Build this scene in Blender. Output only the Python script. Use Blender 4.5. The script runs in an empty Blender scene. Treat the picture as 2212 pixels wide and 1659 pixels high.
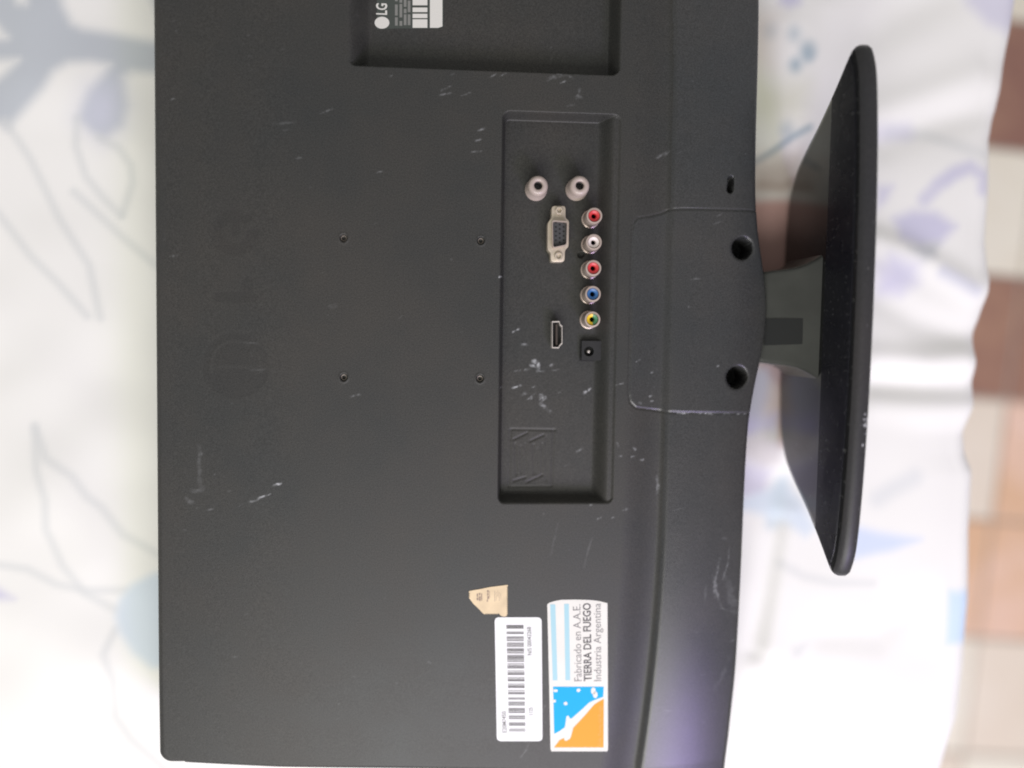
import bpy, bmesh, math, random
import numpy as np
from mathutils import Matrix, Vector

random.seed(4)
rng = np.random.default_rng(4)
sc = bpy.context.scene
COL = sc.collection
MM = 0.001

# ------------------------------------------------------------------ camera
F, D = 1640.0, 414.0                      # focal length in pixels of a 2212 px wide frame, distance in mm
def cam_frame(vx=115.0, vy=-107.0, roll=0.75):
    Z = np.array([vx, vy, F]); Z /= np.linalg.norm(Z)
    a = math.radians(roll)
    X = np.array([math.cos(a), -math.sin(a), 0.0]); X -= Z * X.dot(Z); X /= np.linalg.norm(X)
    R = np.array([X, np.cross(Z, X), Z])
    return R, R @ np.array([0, 0, D])
R_, C_ = cam_frame()
cam = bpy.data.cameras.new('camera')
camo = bpy.data.objects.new('camera', cam); COL.objects.link(camo)
M = Matrix([list(r) + [0] for r in R_] + [[0, 0, 0, 1]])
M.translation = Vector(C_ * MM)
camo.matrix_world = M
cam.sensor_width = 36.0
cam.lens = 36.0 * F / 2212.0
cam.clip_start = 0.01; cam.clip_end = 20
cam.dof.use_dof = True
cam.dof.focus_distance = 0.410
cam.dof.aperture_fstop = 1.4
sc.camera = camo

# ------------------------------------------------------------------ world and lamps
w = bpy.data.worlds.new('World'); sc.world = w; w.use_nodes = True
bg = w.node_tree.nodes['Background']
bg.inputs[0].default_value = (1.0, 0.985, 0.95, 1); bg.inputs[1].default_value = 0.42

def area(name, loc, target, sx, sy, power, col):
    l = bpy.data.lights.new(name, 'AREA'); l.shape = 'RECTANGLE'; l.size = sx; l.size_y = sy
    l.energy = power; l.color = col
    o = bpy.data.objects.new(name, l); COL.objects.link(o)
    o.location = loc
    o.rotation_euler = (Vector(target) - Vector(loc)).to_track_quat('-Z', 'Y').to_euler()
    return o
area('window_light', (0.0, -0.97, 1.0), (0, -0.1, 0), 1.15, 0.8, 22.5, (1.0, 0.985, 0.935))
area('lavender_light', (0.56, -0.93, 0.86), (0.1, -0.15, 0), 0.32, 0.30, 5.6, (0.54, 0.40, 1.0))  # added lamp that puts the violet sheen on the lower panel
sc.cycles.filter_width = 1.9                           # a phone picture's soft pixels
sc.view_settings.view_transform = 'Standard'
sc.view_settings.look = 'None'
sc.view_settings.exposure = 0.0
sc.view_settings.gamma = 1.0

# ------------------------------------------------------------------ helpers
def U(px, py, z=0.0):
    """point (mm) on the level plane z that is measured at photo position px, py (2212 px wide frame)"""
    d = R_ @ np.array([(px - 1106) / F, -(py - 829.5) / F, -1.0])
    return C_ + d * ((z - C_[2]) / d[2])
def UV2(pts, z=0.0):
    return np.array([U(a, b, z)[:2] for a, b in pts])
def crop(x0, y0, k):
    return lambda pts: [(x0 + k * a, y0 + k * b) for a, b in pts]

def lin(r, g, b):
    f = lambda c: (c / 255 / 12.92) if c / 255 <= 0.04045 else ((c / 255 + 0.055) / 1.055) ** 2.4
    return (f(r), f(g), f(b), 1)

def ss(a, b, t):
    t = np.clip((t - a) / (b - a), 0, 1); return t * t * (3 - 2 * t)

def sd_rbox(x, y, x0, x1, y0, y1, r):
    cx, cy, hx, hy = (x0 + x1) / 2, (y0 + y1) / 2, (x1 - x0) / 2, (y1 - y0) / 2
    qx = np.abs(x - cx) - hx + r; qy = np.abs(y - cy) - hy + r
    return np.hypot(np.maximum(qx, 0), np.maximum(qy, 0)) + np.minimum(np.maximum(qx, qy), 0) - r

def d_poly(x, y, pts):
    """distance to a polyline"""
    best = np.full(x.shape, 1e9)
    for (ax, ay), (bx, by) in zip(pts[:-1], pts[1:]):
        dx, dy = bx - ax, by - ay
        t = np.clip(((x - ax) * dx + (y - ay) * dy) / (dx * dx + dy * dy + 1e-9), 0, 1)
        best = np.minimum(best, np.hypot(x - ax - t * dx, y - ay - t * dy))
    return best

def sd_polygon(x, y, pts):
    d = d_poly(x, y, list(pts) + [pts[0]])
    inside = np.zeros(x.shape, bool)
    n = len(pts)
    for i in range(n):
        ax, ay = pts[i]; bx, by = pts[(i + 1) % n]
        c = ((ay > y) != (by > y)) & (x < (bx - ax) * (y - ay) / (by - ay + 1e-12) + ax)
        inside ^= c
    return np.where(inside, -d, d)

def vnoise(x, y, scale, seed):
    r = np.random.default_rng(seed); n = 64; g = r.random((n, n))
    u = x / scale; v = y / scale
    i = np.floor(u).astype(int); j = np.floor(v).astype(int)
    fu = u - i; fv = v - j; fu = fu * fu * (3 - 2 * fu); fv = fv * fv * (3 - 2 * fv)
    a = g[i % n, j % n]; b = g[(i + 1) % n, j % n]; c = g[i % n, (j + 1) % n]; d = g[(i + 1) % n, (j + 1) % n]
    return (a * (1 - fu) + b * fu) * (1 - fv) + (c * (1 - fu) + d * fu) * fv

def link(name, me, mat=None, parent=None):
    o = bpy.data.objects.new(name, me); COL.objects.link(o)
    if mat is not None:
        me.materials.append(mat)
    if parent is not None:
        o.parent = parent
    return o

def np_mesh(name, verts, faces, normals=None, smooth=True, attrs=None):
    """verts in mm, quads as an int array"""
    me = bpy.data.meshes.new(name)
    verts = np.asarray(verts, np.float32) * MM; faces = np.asarray(faces, np.int32)
    k = faces.shape[1]
    me.vertices.add(len(verts)); me.vertices.foreach_set('co', verts.ravel())
    me.loops.add(faces.size); me.loops.foreach_set('vertex_index', faces.ravel())
    me.polygons.add(len(faces))
    me.polygons.foreach_set('loop_start', np.arange(0, faces.size, k, dtype=np.int32))
    me.polygons.foreach_set('loop_total', np.full(len(faces), k, np.int32))
    me.polygons.foreach_set('use_smooth', np.full(len(faces), smooth))
    me.update(calc_edges=True)
    for an, av in (attrs or {}).items():
        av = np.asarray(av, np.float32)
        if av.ndim == 1:
            at = me.attributes.new(an, 'FLOAT', 'POINT'); at.data.foreach_set('value', av)
        else:
            at = me.attributes.new(an, 'FLOAT_COLOR', 'POINT')
            at.data.foreach_set('color', np.c_[av, np.ones(len(av))].astype(np.float32).ravel())
    if normals is not None:
        me.normals_split_custom_set_from_vertices(np.asarray(normals, np.float32))
    return me

def bm_mesh(name, bm, smooth_angle=None):
    bmesh.ops.recalc_face_normals(bm, faces=bm.faces)
    me = bpy.data.meshes.new(name); bm.to_mesh(me); bm.free()
    if smooth_angle:
        for p in me.polygons: p.use_smooth = True
        me.set_sharp_from_angle(angle=math.radians(smooth_angle))
    return me

def prism(bm, pts, z0, z1):
    """closed prism over a 2D outline (mm)"""
    n = len(pts)
    a = [bm.verts.new((p[0] * MM, p[1] * MM, z0 * MM)) for p in pts]
    b = [bm.verts.new((p[0] * MM, p[1] * MM, z1 * MM)) for p in pts]
    bm.faces.new(a[::-1]); bm.faces.new(b)
    for i in range(n):
        j = (i + 1) % n
        bm.faces.new((a[i], a[j], b[j], b[i]))

def prism_obj(name, pts, z0, z1, mat, parent, bevel=0):
    bm = bmesh.new(); prism(bm, pts, z0, z1)
    me = bm_mesh(name, bm)
    o = link(name, me, mat, parent)
    if bevel:
        m = o.modifiers.new('bevel', 'BEVEL'); m.width = bevel * MM; m.segments = 2; m.limit_method = 'ANGLE'
        for p in me.polygons: p.use_smooth = True
    return o

def flat_obj(name, polys, z, mat, parent):
    """flat print: several 2D outlines (mm) lying at height z"""
    bm = bmesh.new()
    for pts in polys:
        f = bm.faces.new([bm.verts.new((p[0] * MM, p[1] * MM, z * MM)) for p in pts])
        f.normal_update()
        if f.normal.z < 0: f.normal_flip()
    bmesh.ops.triangulate(bm, faces=bm.faces)
    me = bpy.data.meshes.new(name); bm.to_mesh(me); bm.free()
    return link(name, me, mat, parent)

def lathe(name, prof, c, mat, parent, n=40, close=False, smooth=50):
    """profile of (radius, z) in mm turned about the vertical through c"""
    bm = bmesh.new(); rings = []
    for r, z in prof:
        if r < 1e-6:
            rings.append([bm.verts.new((c[0] * MM, c[1] * MM, z * MM))])
        else:
            rings.append([bm.verts.new(((c[0] + r * math.cos(2 * math.pi * i / n)) * MM,
                                        (c[1] + r * math.sin(2 * math.pi * i / n)) * MM, z * MM)) for i in range(n)])
    for a, b in zip(rings[:-1], rings[1:]):
        for i in range(n):
            j = (i + 1) % n
            if len(a) == 1 and len(b) == 1: continue
            if len(a) == 1: bm.faces.new((a[0], b[i], b[j]))
            elif len(b) == 1: bm.faces.new((a[i], a[j], b[0]))
            else: bm.faces.new((a[i], a[j], b[j], b[i]))
    return link(name, bm_mesh(name, bm, smooth), mat, parent)

def text_mesh(name, body, S, E, h, z, mat, parent, bold=0.0, spacing=1.0):
    """lettering whose baseline runs from S to E (mm), capitals h tall"""
    cu = bpy.data.curves.new(name, 'FONT'); cu.body = body; cu.offset = bold; cu.space_character = spacing
    cu.resolution_u = 3
    t = bpy.data.objects.new('tmp', cu); COL.objects.link(t)
    dg = bpy.context.evaluated_depsgraph_get()
    me = bpy.data.meshes.new_from_object(t.evaluated_get(dg))
    bpy.data.objects.remove(t)
    me.name = name; me.materials.clear()
    n = len(me.vertices); co = np.zeros(n * 3, np.float32); me.vertices.foreach_get('co', co); co = co.reshape(-1, 3)
    S = np.array(S[:2]); E = np.array(E[:2])
    L = np.linalg.norm(E - S); ex = (E - S) / L; ey = np.array([-ex[1], ex[0]])
    x = (co[:, 0] - co[:, 0].min()) / (np.ptp(co[:, 0]) + 1e-9) * L
    y = co[:, 1] / 0.69 * h
    P = S + x[:, None] * ex + y[:, None] * ey
    out = np.c_[P, np.full(n, z)] * MM
    me.vertices.foreach_set('co', out.astype(np.float32).ravel()); me.update()
    return link(name, me, mat, parent)

# ------------------------------------------------------------------ materials
def mat(name, col, rough=0.5, metal=0.0, spec=0.5, coat=0.0, var=0.0, var_scale=60.0, bump=0.0, bump_scale=900.0):
    m = bpy.data.materials.new(name); m.use_nodes = True
    nt = m.node_tree; b = nt.nodes['Principled BSDF']
    b.inputs['Base Color'].default_value = col
    b.inputs['Roughness'].default_value = rough
    b.inputs['Metallic'].default_value = metal
    b.inputs['Specular IOR Level'].default_value = spec
    b.inputs['Coat Weight'].default_value = coat
    tc = nt.nodes.new('ShaderNodeTexCoord')
    if var:
        nz = nt.nodes.new('ShaderNodeTexNoise'); nz.inputs['Scale'].default_value = var_scale; nz.inputs['Detail'].default_value = 6
        nt.links.new(tc.outputs['Object'], nz.inputs['Vector'])
        mr = nt.nodes.new('ShaderNodeMapRange'); mr.inputs['From Min'].default_value = 0.3; mr.inputs['From Max'].default_value = 0.7
        mr.inputs['To Min'].default_value = 1 - var; mr.inputs['To Max'].default_value = 1 + var
        nt.links.new(nz.outputs['Fac'], mr.inputs['Value'])
        mx = nt.nodes.new('ShaderNodeMix'); mx.data_type = 'RGBA'; mx.blend_type = 'MULTIPLY'; mx.inputs[0].default_value = 1
        mx.inputs[6].default_value = col
        nt.links.new(mr.outputs[0], mx.inputs[7]); nt.links.new(mx.outputs[2], b.inputs['Base Color'])
    if bump:
        nb = nt.nodes.new('ShaderNodeTexNoise'); nb.inputs['Scale'].default_value = bump_scale; nb.inputs['Detail'].default_value = 3
        nt.links.new(tc.outputs['Object'], nb.inputs['Vector'])
        bp = nt.nodes.new('ShaderNodeBump'); bp.inputs['Strength'].default_value = bump; bp.inputs['Distance'].default_value = 0.0004
        nt.links.new(nb.outputs['Fac'], bp.inputs['Height']); nt.links.new(bp.outputs[0], b.inputs['Normal'])
    return m

def plastic(name, tint, rough, spec=0.36):
    """textured dark plastic; 'dust' is scuffed-in pale dust, 'mark' a slightly darker moulded emblem"""
    m = bpy.data.materials.new(name); m.use_nodes = True
    nt = m.node_tree; N = nt.nodes; Lk = nt.links; b = N['Principled BSDF']
    tc = N.new('ShaderNodeTexCoord')
    n1 = N.new('ShaderNodeTexNoise'); n1.inputs['Scale'].default_value = 10; n1.inputs['Detail'].default_value = 8; n1.inputs['Roughness'].default_value = 0.65
    Lk.new(tc.outputs['Object'], n1.inputs['Vector'])
    rp = N.new('ShaderNodeValToRGB')
    rp.color_ramp.elements[0].position = 0.3; rp.color_ramp.elements[0].color = (tint[0] * 0.82, tint[1] * 0.88, tint[2] * 0.92, 1)
    rp.color_ramp.elements[1].position = 0.72; rp.color_ramp.elements[1].color = (tint[0] * 1.2, tint[1] * 1.12, tint[2] * 1.04, 1)
    Lk.new(n1.outputs['Fac'], rp.inputs['Fac'])
    n2 = N.new('ShaderNodeTexNoise'); n2.inputs['Scale'].default_value = 1500; n2.inputs['Detail'].default_value = 2
    Lk.new(tc.outputs['Object'], n2.inputs['Vector'])
    mr = N.new('ShaderNodeMapRange'); mr.inputs['From Min'].default_value = 0.25; mr.inputs['From Max'].default_value = 0.75
    mr.inputs['To Min'].default_value = 0.62; mr.inputs['To Max'].default_value = 1.38
    Lk.new(n2.outputs['Fac'], mr.inputs['Value'])
    mg = N.new('ShaderNodeMix'); mg.data_type = 'RGBA'; mg.blend_type = 'MULTIPLY'; mg.inputs[0].default_value = 1
    Lk.new(rp.outputs['Color'], mg.inputs[6]); Lk.new(mr.outputs[0], mg.inputs[7])
    am = N.new('ShaderNodeAttribute'); am.attribute_name = 'mark'
    mk = N.new('ShaderNodeMix'); mk.data_type = 'RGBA'; mk.inputs[7].default_value = (tint[0] * 0.45, tint[1] * 0.42, tint[2] * 0.45, 1)
    Lk.new(am.outputs['Fac'], mk.inputs[0]); Lk.new(mg.outputs[2], mk.inputs[6])
    ad = N.new('ShaderNodeAttribute'); ad.attribute_name = 'dust'
    md = N.new('ShaderNodeMix'); md.data_type = 'RGBA'; md.inputs[7].default_value = (0.46, 0.47, 0.48, 1)
    Lk.new(ad.outputs['Fac'], md.inputs[0]); Lk.new(mk.outputs[2], md.inputs[6])
    Lk.new(md.outputs[2], b.inputs['Base Color'])
    mrr = N.new('ShaderNodeMapRange'); mrr.inputs['To Min'].default_value = rough - 0.12; mrr.inputs['To Max'].default_value = rough + 0.12
    Lk.new(n1.outputs['Fac'], mrr.inputs['Value']); Lk.new(mrr.outputs[0], b.inputs['Roughness'])
    b.inputs['Specular IOR Level'].default_value = spec
    bp = N.new('ShaderNodeBump'); bp.inputs['Strength'].default_value = 0.35; bp.inputs['Distance'].default_value = 0.00012
    Lk.new(n2.outputs['Fac'], bp.inputs['Height']); Lk.new(bp.outputs[0], b.inputs['Normal'])
    return m

M_shell = plastic('charcoal_plastic', (0.0372, 0.0370, 0.0345), 0.50)
M_chin = plastic('charcoal_satin_plastic', (0.039, 0.040, 0.040), 0.31, 0.5)
M_frame = mat('black_frame_plastic', (0.012, 0.012, 0.013, 1), 0.35)
M_gloss = mat('black_gloss_plastic', (0.010, 0.010, 0.011, 1), 0.06, coat=0.3)
def speckle(m, col, lo, hi, scale):
    """settled dust: fine pale grains and faint smears over a dark gloss"""
    nt = m.node_tree; b = nt.nodes['Principled BSDF']; tc = nt.nodes.new('ShaderNodeTexCoord')
    base_c = b.inputs['Base Color'].default_value[:]
    nz = nt.nodes.new('ShaderNodeTexNoise'); nz.inputs['Scale'].default_value = scale; nz.inputs['Detail'].default_value = 4
    nw = nt.nodes.new('ShaderNodeTexNoise'); nw.inputs['Scale'].default_value = 45; nw.inputs['Detail'].default_value = 5
    for q in (nz, nw): nt.links.new(tc.outputs['Object'], q.inputs['Vector'])
    mr = nt.nodes.new('ShaderNodeMapRange'); mr.inputs['From Min'].default_value = lo; mr.inputs['From Max'].default_value = hi
    nt.links.new(nz.outputs['Fac'], mr.inputs['Value'])
    mx = nt.nodes.new('ShaderNodeMix'); mx.data_type = 'RGBA'; mx.inputs[6].default_value = base_c; mx.inputs[7].default_value = col
    nt.links.new(mr.outputs[0], mx.inputs[0]); nt.links.new(mx.outputs[2], b.inputs['Base Color'])
    r0 = b.inputs['Roughness'].default_value
    m2 = nt.nodes.new('ShaderNodeMapRange'); m2.inputs['From Min'].default_value = 0.35; m2.inputs['From Max'].default_value = 0.7
    m2.inputs['To Min'].default_value = r0; m2.inputs['To Max'].default_value = r0 + 0.14
    nt.links.new(nw.outputs['Fac'], m2.inputs['Value']); nt.links.new(m2.outputs[0], b.inputs['Roughness'])
    return m
speckle(M_gloss, (0.08, 0.08, 0.08, 1), 0.62, 0.76, 420)
M_neck = mat('grey_neck_plastic', (0.048, 0.050, 0.045, 1), 0.3, var=0.15)
M_dark = mat('black_hollow', (0.006, 0.006, 0.006, 1), 0.7)
M_blk = mat('black_insert', (0.016, 0.016, 0.017, 1), 0.4, var=0.2, var_scale=300)
M_nickel = mat('dull_nickel', lin(188, 172, 162), 0.36, metal=0.45, var=0.1, var_scale=200)
M_silver = mat('bright_tin', lin(205, 198, 190), 0.3, metal=0.35)
M_tin = mat('beige_tinned_plate', lin(196, 184, 166), 0.45, metal=0.45, var=0.12, var_scale=180)
M_zinc = mat('dark_zinc', lin(118, 110, 102), 0.45, metal=0.5)
M_cream = mat('ivory_jack_plastic', lin(172, 158, 150), 0.30, var=0.08)
M_red = mat('red_insulator', lin(196, 58, 60), 0.4)
M_wht = mat('white_insulator', lin(215, 205, 200), 0.4)
M_blu = mat('blue_insulator', lin(50, 98, 150), 0.4)
M_yel = mat('yellow_insulator', lin(222, 186, 40), 0.4)
M_grn = mat('green_insulator', lin(70, 128, 90), 0.4)
M_paper = mat('white_sticker', (0.76, 0.76, 0.76, 1), 0.6, spec=0.25, var=0.02, var_scale=80)
M_ivory = mat('off_white_sticker', (0.70, 0.685, 0.64, 1), 0.6, spec=0.25, var=0.03, var_scale=80)
M_aged = mat('aged_cream_paper', (0.66, 0.52, 0.33, 1), 0.65, var=0.12, var_scale=120)
M_ink = mat('black_ink', (0.055, 0.05, 0.05, 1), 0.5)
M_greyink = mat('grey_ink', (0.14, 0.135, 0.135, 1), 0.5)
M_paleink = mat('pale_grey_ink', (0.20, 0.19, 0.19, 1), 0.6)
M_brownink = mat('brown_ink', (0.28, 0.20, 0.15, 1), 0.6)
M_sky = mat('cyan_print', (0.0, 0.36, 0.68, 1), 0.6, spec=0.25)
M_pale = mat('pale_blue_print', (0.36, 0.57, 0.64, 1), 0.6, spec=0.25)
M_orange = mat('orange_print', (0.80, 0.31, 0.03, 1), 0.6, spec=0.25)
M_peachink = mat('peach_print', (0.80, 0.40, 0.12, 1), 0.6, spec=0.25)
M_label = mat('dark_green_grey_label', (0.055, 0.064, 0.056, 1), 0.35)
M_foil = mat('silver_label_print', (0.66, 0.65, 0.60, 1), 0.35)
M_foil2 = mat('dull_label_print', (0.20, 0.20, 0.185, 1), 0.4)

# ------------------------------------------------------------------ floor: laid tiles seen past the edge of the bed
FZ = -560.0
def tile_mat(name, a, b, sc_):
    m = mat(name, a, 0.35, var=0.0)
    nt = m.node_tree; bsdf = nt.nodes['Principled BSDF']
    tc = nt.nodes.new('ShaderNodeTexCoord')
    nz = nt.nodes.new('ShaderNodeTexNoise'); nz.inputs['Scale'].default_value = sc_; nz.inputs['Detail'].default_value = 5
    oi = nt.nodes.new('ShaderNodeObjectInfo')
    va = nt.nodes.new('ShaderNodeVectorMath'); va.operation = 'ADD'
    nt.links.new(tc.outputs['Object'], va.inputs[0]); nt.links.new(oi.outputs['Location'], va.inputs[1])
    nt.links.new(va.outputs[0], nz.inputs['Vector'])
    rp = nt.nodes.new('ShaderNodeValToRGB'); rp.color_ramp.elements[0].color = a; rp.color_ramp.elements[1].color = b
    rp.color_ramp.elements[0].position = 0.35; rp.color_ramp.elements[1].position = 0.68
    nt.links.new(nz.outputs['Fac'], rp.inputs['Fac']); nt.links.new(rp.outputs['Color'], bsdf.inputs['Base Color'])
    return m
T_cream = tile_mat('cream_tile', (0.84, 0.78, 0.64, 1), (0.90, 0.86, 0.74, 1), 7)
T_beige = tile_mat('beige_tile', (0.78, 0.68, 0.55, 1), (0.85, 0.77, 0.65, 1), 7)
T_brown = tile_mat('brown_tile', (0.29, 0.15, 0.115, 1), (0.42, 0.245, 0.165, 1), 9)
T_peach = tile_mat('peach_tile', (0.74, 0.48, 0.30, 1), (0.86, 0.62, 0.50, 1), 10)
M_grout = mat('grey_grout', (0.42, 0.385, 0.33, 1), 0.85, var=0.1)
bm = bmesh.new(); prism(bm, [(-900, -1100), (1500, -1100), (1500, 1100), (-900, 1100)], FZ - 30, FZ - 3)
floor = link('floor', bm_mesh('floor', bm), M_grout); floor['kind'] = 'structure'
TP = 165.0
bm = bmesh.new(); hs = (TP - 4) / 2
prism(bm, [(-hs, -hs), (hs, -hs), (hs, hs), (-hs, hs)], -6, 0)
bmesh.ops.bevel(bm, geom=[e for e in bm.edges if abs(e.verts[0].co.z) < 1e-6 and abs(e.verts[1].co.z) < 1e-6], offset=0.0015, segments=1, affect='EDGES')
tile_me = bm_mesh('tile', bm)
for nm, tm in (('cream', T_cream), ('beige', T_beige), ('brown', T_brown), ('peach', T_peach)):
    me = tile_me.copy(); me.name = 'tile_' + nm; me.materials.append(tm)
    globals()['TM_' + nm] = me
gx0 = 687.5; FA = math.radians(-4.05)                 # the tiles run a little askew to the bed
gy0 = U(2150, 1378, FZ)[1]
for i in range(-2, 4):
    for j in range(-3, 6):
        lx = (i + 0.5) * TP; ly = (j + 0.5) * TP
        cx = gx0 + lx * math.cos(FA) - ly * math.sin(FA); cy = gy0 + lx * math.sin(FA) + ly * math.cos(FA)
        if j in (2, 4): me = TM_brown if (i <= 1) else TM_cream
        elif j == 3 or j == 5: me = TM_cream
        elif j == 0: me = TM_peach if i <= 0 else TM_beige
        elif j == 1: me = TM_peach if i == 0 else TM_beige
        else: me = TM_beige if (i + j) % 2 else TM_cream
        o = link('tile', me, None, floor)
        o.rotation_euler.z = FA; o.location = (cx * MM, cy * MM, (FZ + random.uniform(-0.3, 0.3)) * MM)

# ------------------------------------------------------------------ bed sheet
SZ = -49.0
gxs = np.unique(np.concatenate([np.arange(-900, -330, 15.0), np.arange(-330, 225, 2.2)]))
gys = np.unique(np.concatenate([np.arange(-800, -280, 14.0), np.arange(-280, 262, 2.2), np.arange(262, 800, 14.0)]))
edge_px = [(2240, -300), (2215, -60), (2200, 60), (2178, 170), (2172, 230), (2152, 300), (2146, 430), (2138, 520), (2142, 600), (2128, 690),
           (2110, 760), (2118, 840), (2110, 880), (2092, 935), (2096, 980), (2112, 1020), (2104, 1150), (2106, 1300), (2096, 1440), (2078, 1550), (2040, 1659), (1990, 1800)]
ep = UV2(edge_px, SZ - 8) + [1.5, 0]; o_ = np.argsort(ep[:, 1]); ep = ep[o_]
def x_edge(y): return np.interp(y, ep[:, 1], ep[:, 0])
nS = 44; tS = np.linspace(0, 1, nS)[1:]
nDrop = 26
Y0 = gys
rows = []
X = np.repeat(gxs[None, :], len(Y0), 0); Y = np.repeat(Y0[:, None], len(gxs), 1)
xe = x_edge(Y0)[:, None]
Xr = gxs[-1] + (xe - 18 - gxs[-1]) * tS[None, :]
Yr = np.repeat(Y0[:, None], len(tS), 1)
Xf = np.c_[X, Xr]; Yf = np.c_[Y, Yr]
Z = np.full(Xf.shape, SZ)
# gentle unevenness of the cloth, flat where the set lies on it
tvmask = ss(0, 28, sd_rbox(Xf, Yf, -188, 131, -215, 295, 6))
Z += tvmask * ((vnoise(Xf, Yf, 90, 1) - 0.5) * 7 + (vnoise(Xf, Yf, 34, 2) - 0.5) * 3.0)
def fold(pts, amp, wid):
    global Z
    P = UV2(pts, SZ); d = d_poly(Xf, Yf, P)
    Z = Z + tvmask * 0.5 * amp * np.exp(-(d / (wid * 1.25)) ** 2)
for f in [([(1895, 520), (1990, 560), (2130, 640)], 7, 7), ([(1890, 640), (1980, 690), (2120, 730)], -5, 8), ([(1890, 775), (2000, 780), (2120, 770)], 9, 8),
          ([(1890, 830), (2000, 835), (2110, 840)], -7, 7), ([(1900, 870), (2000, 880), (2090, 880)], 5, 9), ([(1900, 240), (2000, 210), (2120, 160)], 5, 10),
          ([(1910, 300), (2020, 260), (2140, 230)], -5, 9), ([(1680, 1130), (1650, 1290), (1625, 1400)], -7, 6), ([(1705, 1110), (1680, 1260), (1655, 1390)], 4, 6),
          ([(1790, 1370), (1900, 1375), (2000, 1300)], -5, 9), ([(1700, 60), (1690, 200), (1660, 330)], 4, 9), ([(1780, 20), (1765, 140), (1740, 230)], 4, 9),
          ([(1900, 60), (1960, 20), (2050, -30)], -5, 12), ([(1640, 1430), (1700, 1500), (1760, 1640)], 4, 12),
          ([(20, 860), (120, 1010), (200, 1200)], 2.5, 14), ([(210, 20), (240, 200), (300, 420)], 2.5, 18), ([(60, 1350), (190, 1420), (310, 1500)], 2.5, 16)]:
    fold(*f)
# the cloth swells up to the front edge of the stand base, which rests in it
db = sd_rbox(Xf, Yf, 162, 182, -36, 113, 4)
Z = Z + (SZ + 7.2 - Z) * (1 - ss(0, 30, db))
# rounded bed edge and the hanging side
nx = Xf.shape[1]
edge_r = 18.0
u = np.clip((Xf - (xe - 60)) / 42.0, 0, 1); Z = Z - 3.0 * u * u
drop = []
for k in range(1, nDrop + 1):
    if k <= 8:
        a = k / 8 * math.pi / 2
        dx = edge_r * math.sin(a); dz = -edge_r * (1 - math.cos(a))
    else:
        t = (k - 8) / (nDrop - 8)
        dx = edge_r - 26 * t ; dz = -edge_r - 440 * t
        dx = dx + 6 * np.sin(Y0 / 17.0 + 2.0 * t) * t + 5 * np.sin(Y0 / 41.0) * t
    drop.append((Xf[:, -1] + dx, Y0, Z[:, -1] + dz))
Xa = np.c_[Xf, np.array([d[0] for d in drop]).T]; Ya = np.c_[Yf, np.array([d[1] for d in drop]).T]; Za = np.c_[Z, np.array([d[2] for d in drop]).T]

# the printed leaves, with shade beside the stand painted in among them
white = np.array([0.78, 0.775, 0.735])
Cc = np.tile(white, Xa.shape + (1,))
Cc *= (1 + 0.02 * (vnoise(Xa, Ya, 60, 9) - 0.5))[..., None]
def ink(maskv, col):
    global Cc
    maskv = np.clip(maskv, 0, 1)[..., None]
    Cc = Cc * (1 - maskv) + np.array(col) * maskv
def leaf(pts, col, soft=3.0, a=1.0):
    soft *= 1.6; P = UV2(pts, SZ); ink(a * (1 - ss(-soft, soft, sd_polygon(Xa, Ya, P))), col)
def stroke(pts, wpx, col, a=1.0, soft=2.0):
    P = UV2(pts, SZ); hw = wpx * 0.14; soft *= 1.5; d = d_poly(Xa, Ya, P); ink(a * (1 - ss(max(hw - soft, 0), hw + soft, d)), col)
GB = (0.48, 0.51, 0.535); GL = (0.54, 0.55, 0.63); LB = (0.60, 0.665, 0.72); LI = (0.53, 0.52, 0.65); LINE = (0.60, 0.615, 0.60); TEAL = (0.30, 0.40, 0.46)
c8 = crop(0, 0, 0.286); c7 = crop(0, 0, 0.4085); c4 = crop(0, 610, 0.6327)
leaf(c8([(-300, -200), (430, -200), (470, -60), (500, 60), (560, 190), (640, 230), (900, 265), (1180, 310), (1400, 330), (1400, 560), (1180, 545), (1000, 540), (940, 590), (950, 700), (965, 800),
         (930, 950), (780, 1045), (690, 990), (600, 900), (650, 780), (700, 690), (790, 590), (840, 500), (700, 480), (540, 490), (430, 555), (350, 680), (240, 790), (130, 900), (60, 980), (-60, 900), (-300, 700)]), GB, 3)
leaf(c8([(620, 900), (700, 700), (900, 640), (950, 800), (920, 940), (780, 1030)]), GL, 10, 0.8)
leaf(c8([(-200, 100), (-20, 190), (80, 300), (-200, 310)]), white, 3)
leaf(c8([(-200, 462), (165, 470), (60, 560), (-60, 640), (-200, 640)]), white, 3)
leaf(c8([(120, -100), (240, -100), (225, 50), (160, 40)]), white, 3)
leaf(c8([(1110, -100), (1400, -100), (1400, 160), (1190, 90)]), GB, 3)
for s in [c8([(590, 900), (570, 1100), (640, 1330), (760, 1480), (905, 1625)]), c8([(750, 1040), (900, 1120), (990, 1250), (1000, 1380), (920, 1620)]),
          c7([(30, 640), (150, 830), (300, 1150), (460, 1400), (520, 1680)]), c7([(-40, 1100), (150, 1350), (300, 1500), (450, 1670)]), c7([(380, 1010), (500, 1120), (640, 1250), (820, 1400)]),
          c4([(115, 490), (160, 600), (250, 660), (300, 730), (350, 770), (420, 860), (500, 910), (560, 945)]),
          c4([(115, 500), (130, 640), (165, 740), (165, 840), (220, 960), (300, 1060), (400, 1115)]),
          c4([(-40, 955), (100, 975), (200, 1025), (300, 1048), (430, 1050)]), c4([(400, 1180), (365, 1260), (395, 1350), (395, 1480), (450, 1560), (570, 1670)])]:
    stroke(s, 8, LINE, 0.6, 2.4)
leaf(c4([(398, 1140), (410, 1080), (450, 1030), (520, 995), (640, 980), (660, 1320), (520, 1312), (460, 1260), (415, 1190)]), LB, 2.5)
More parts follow.
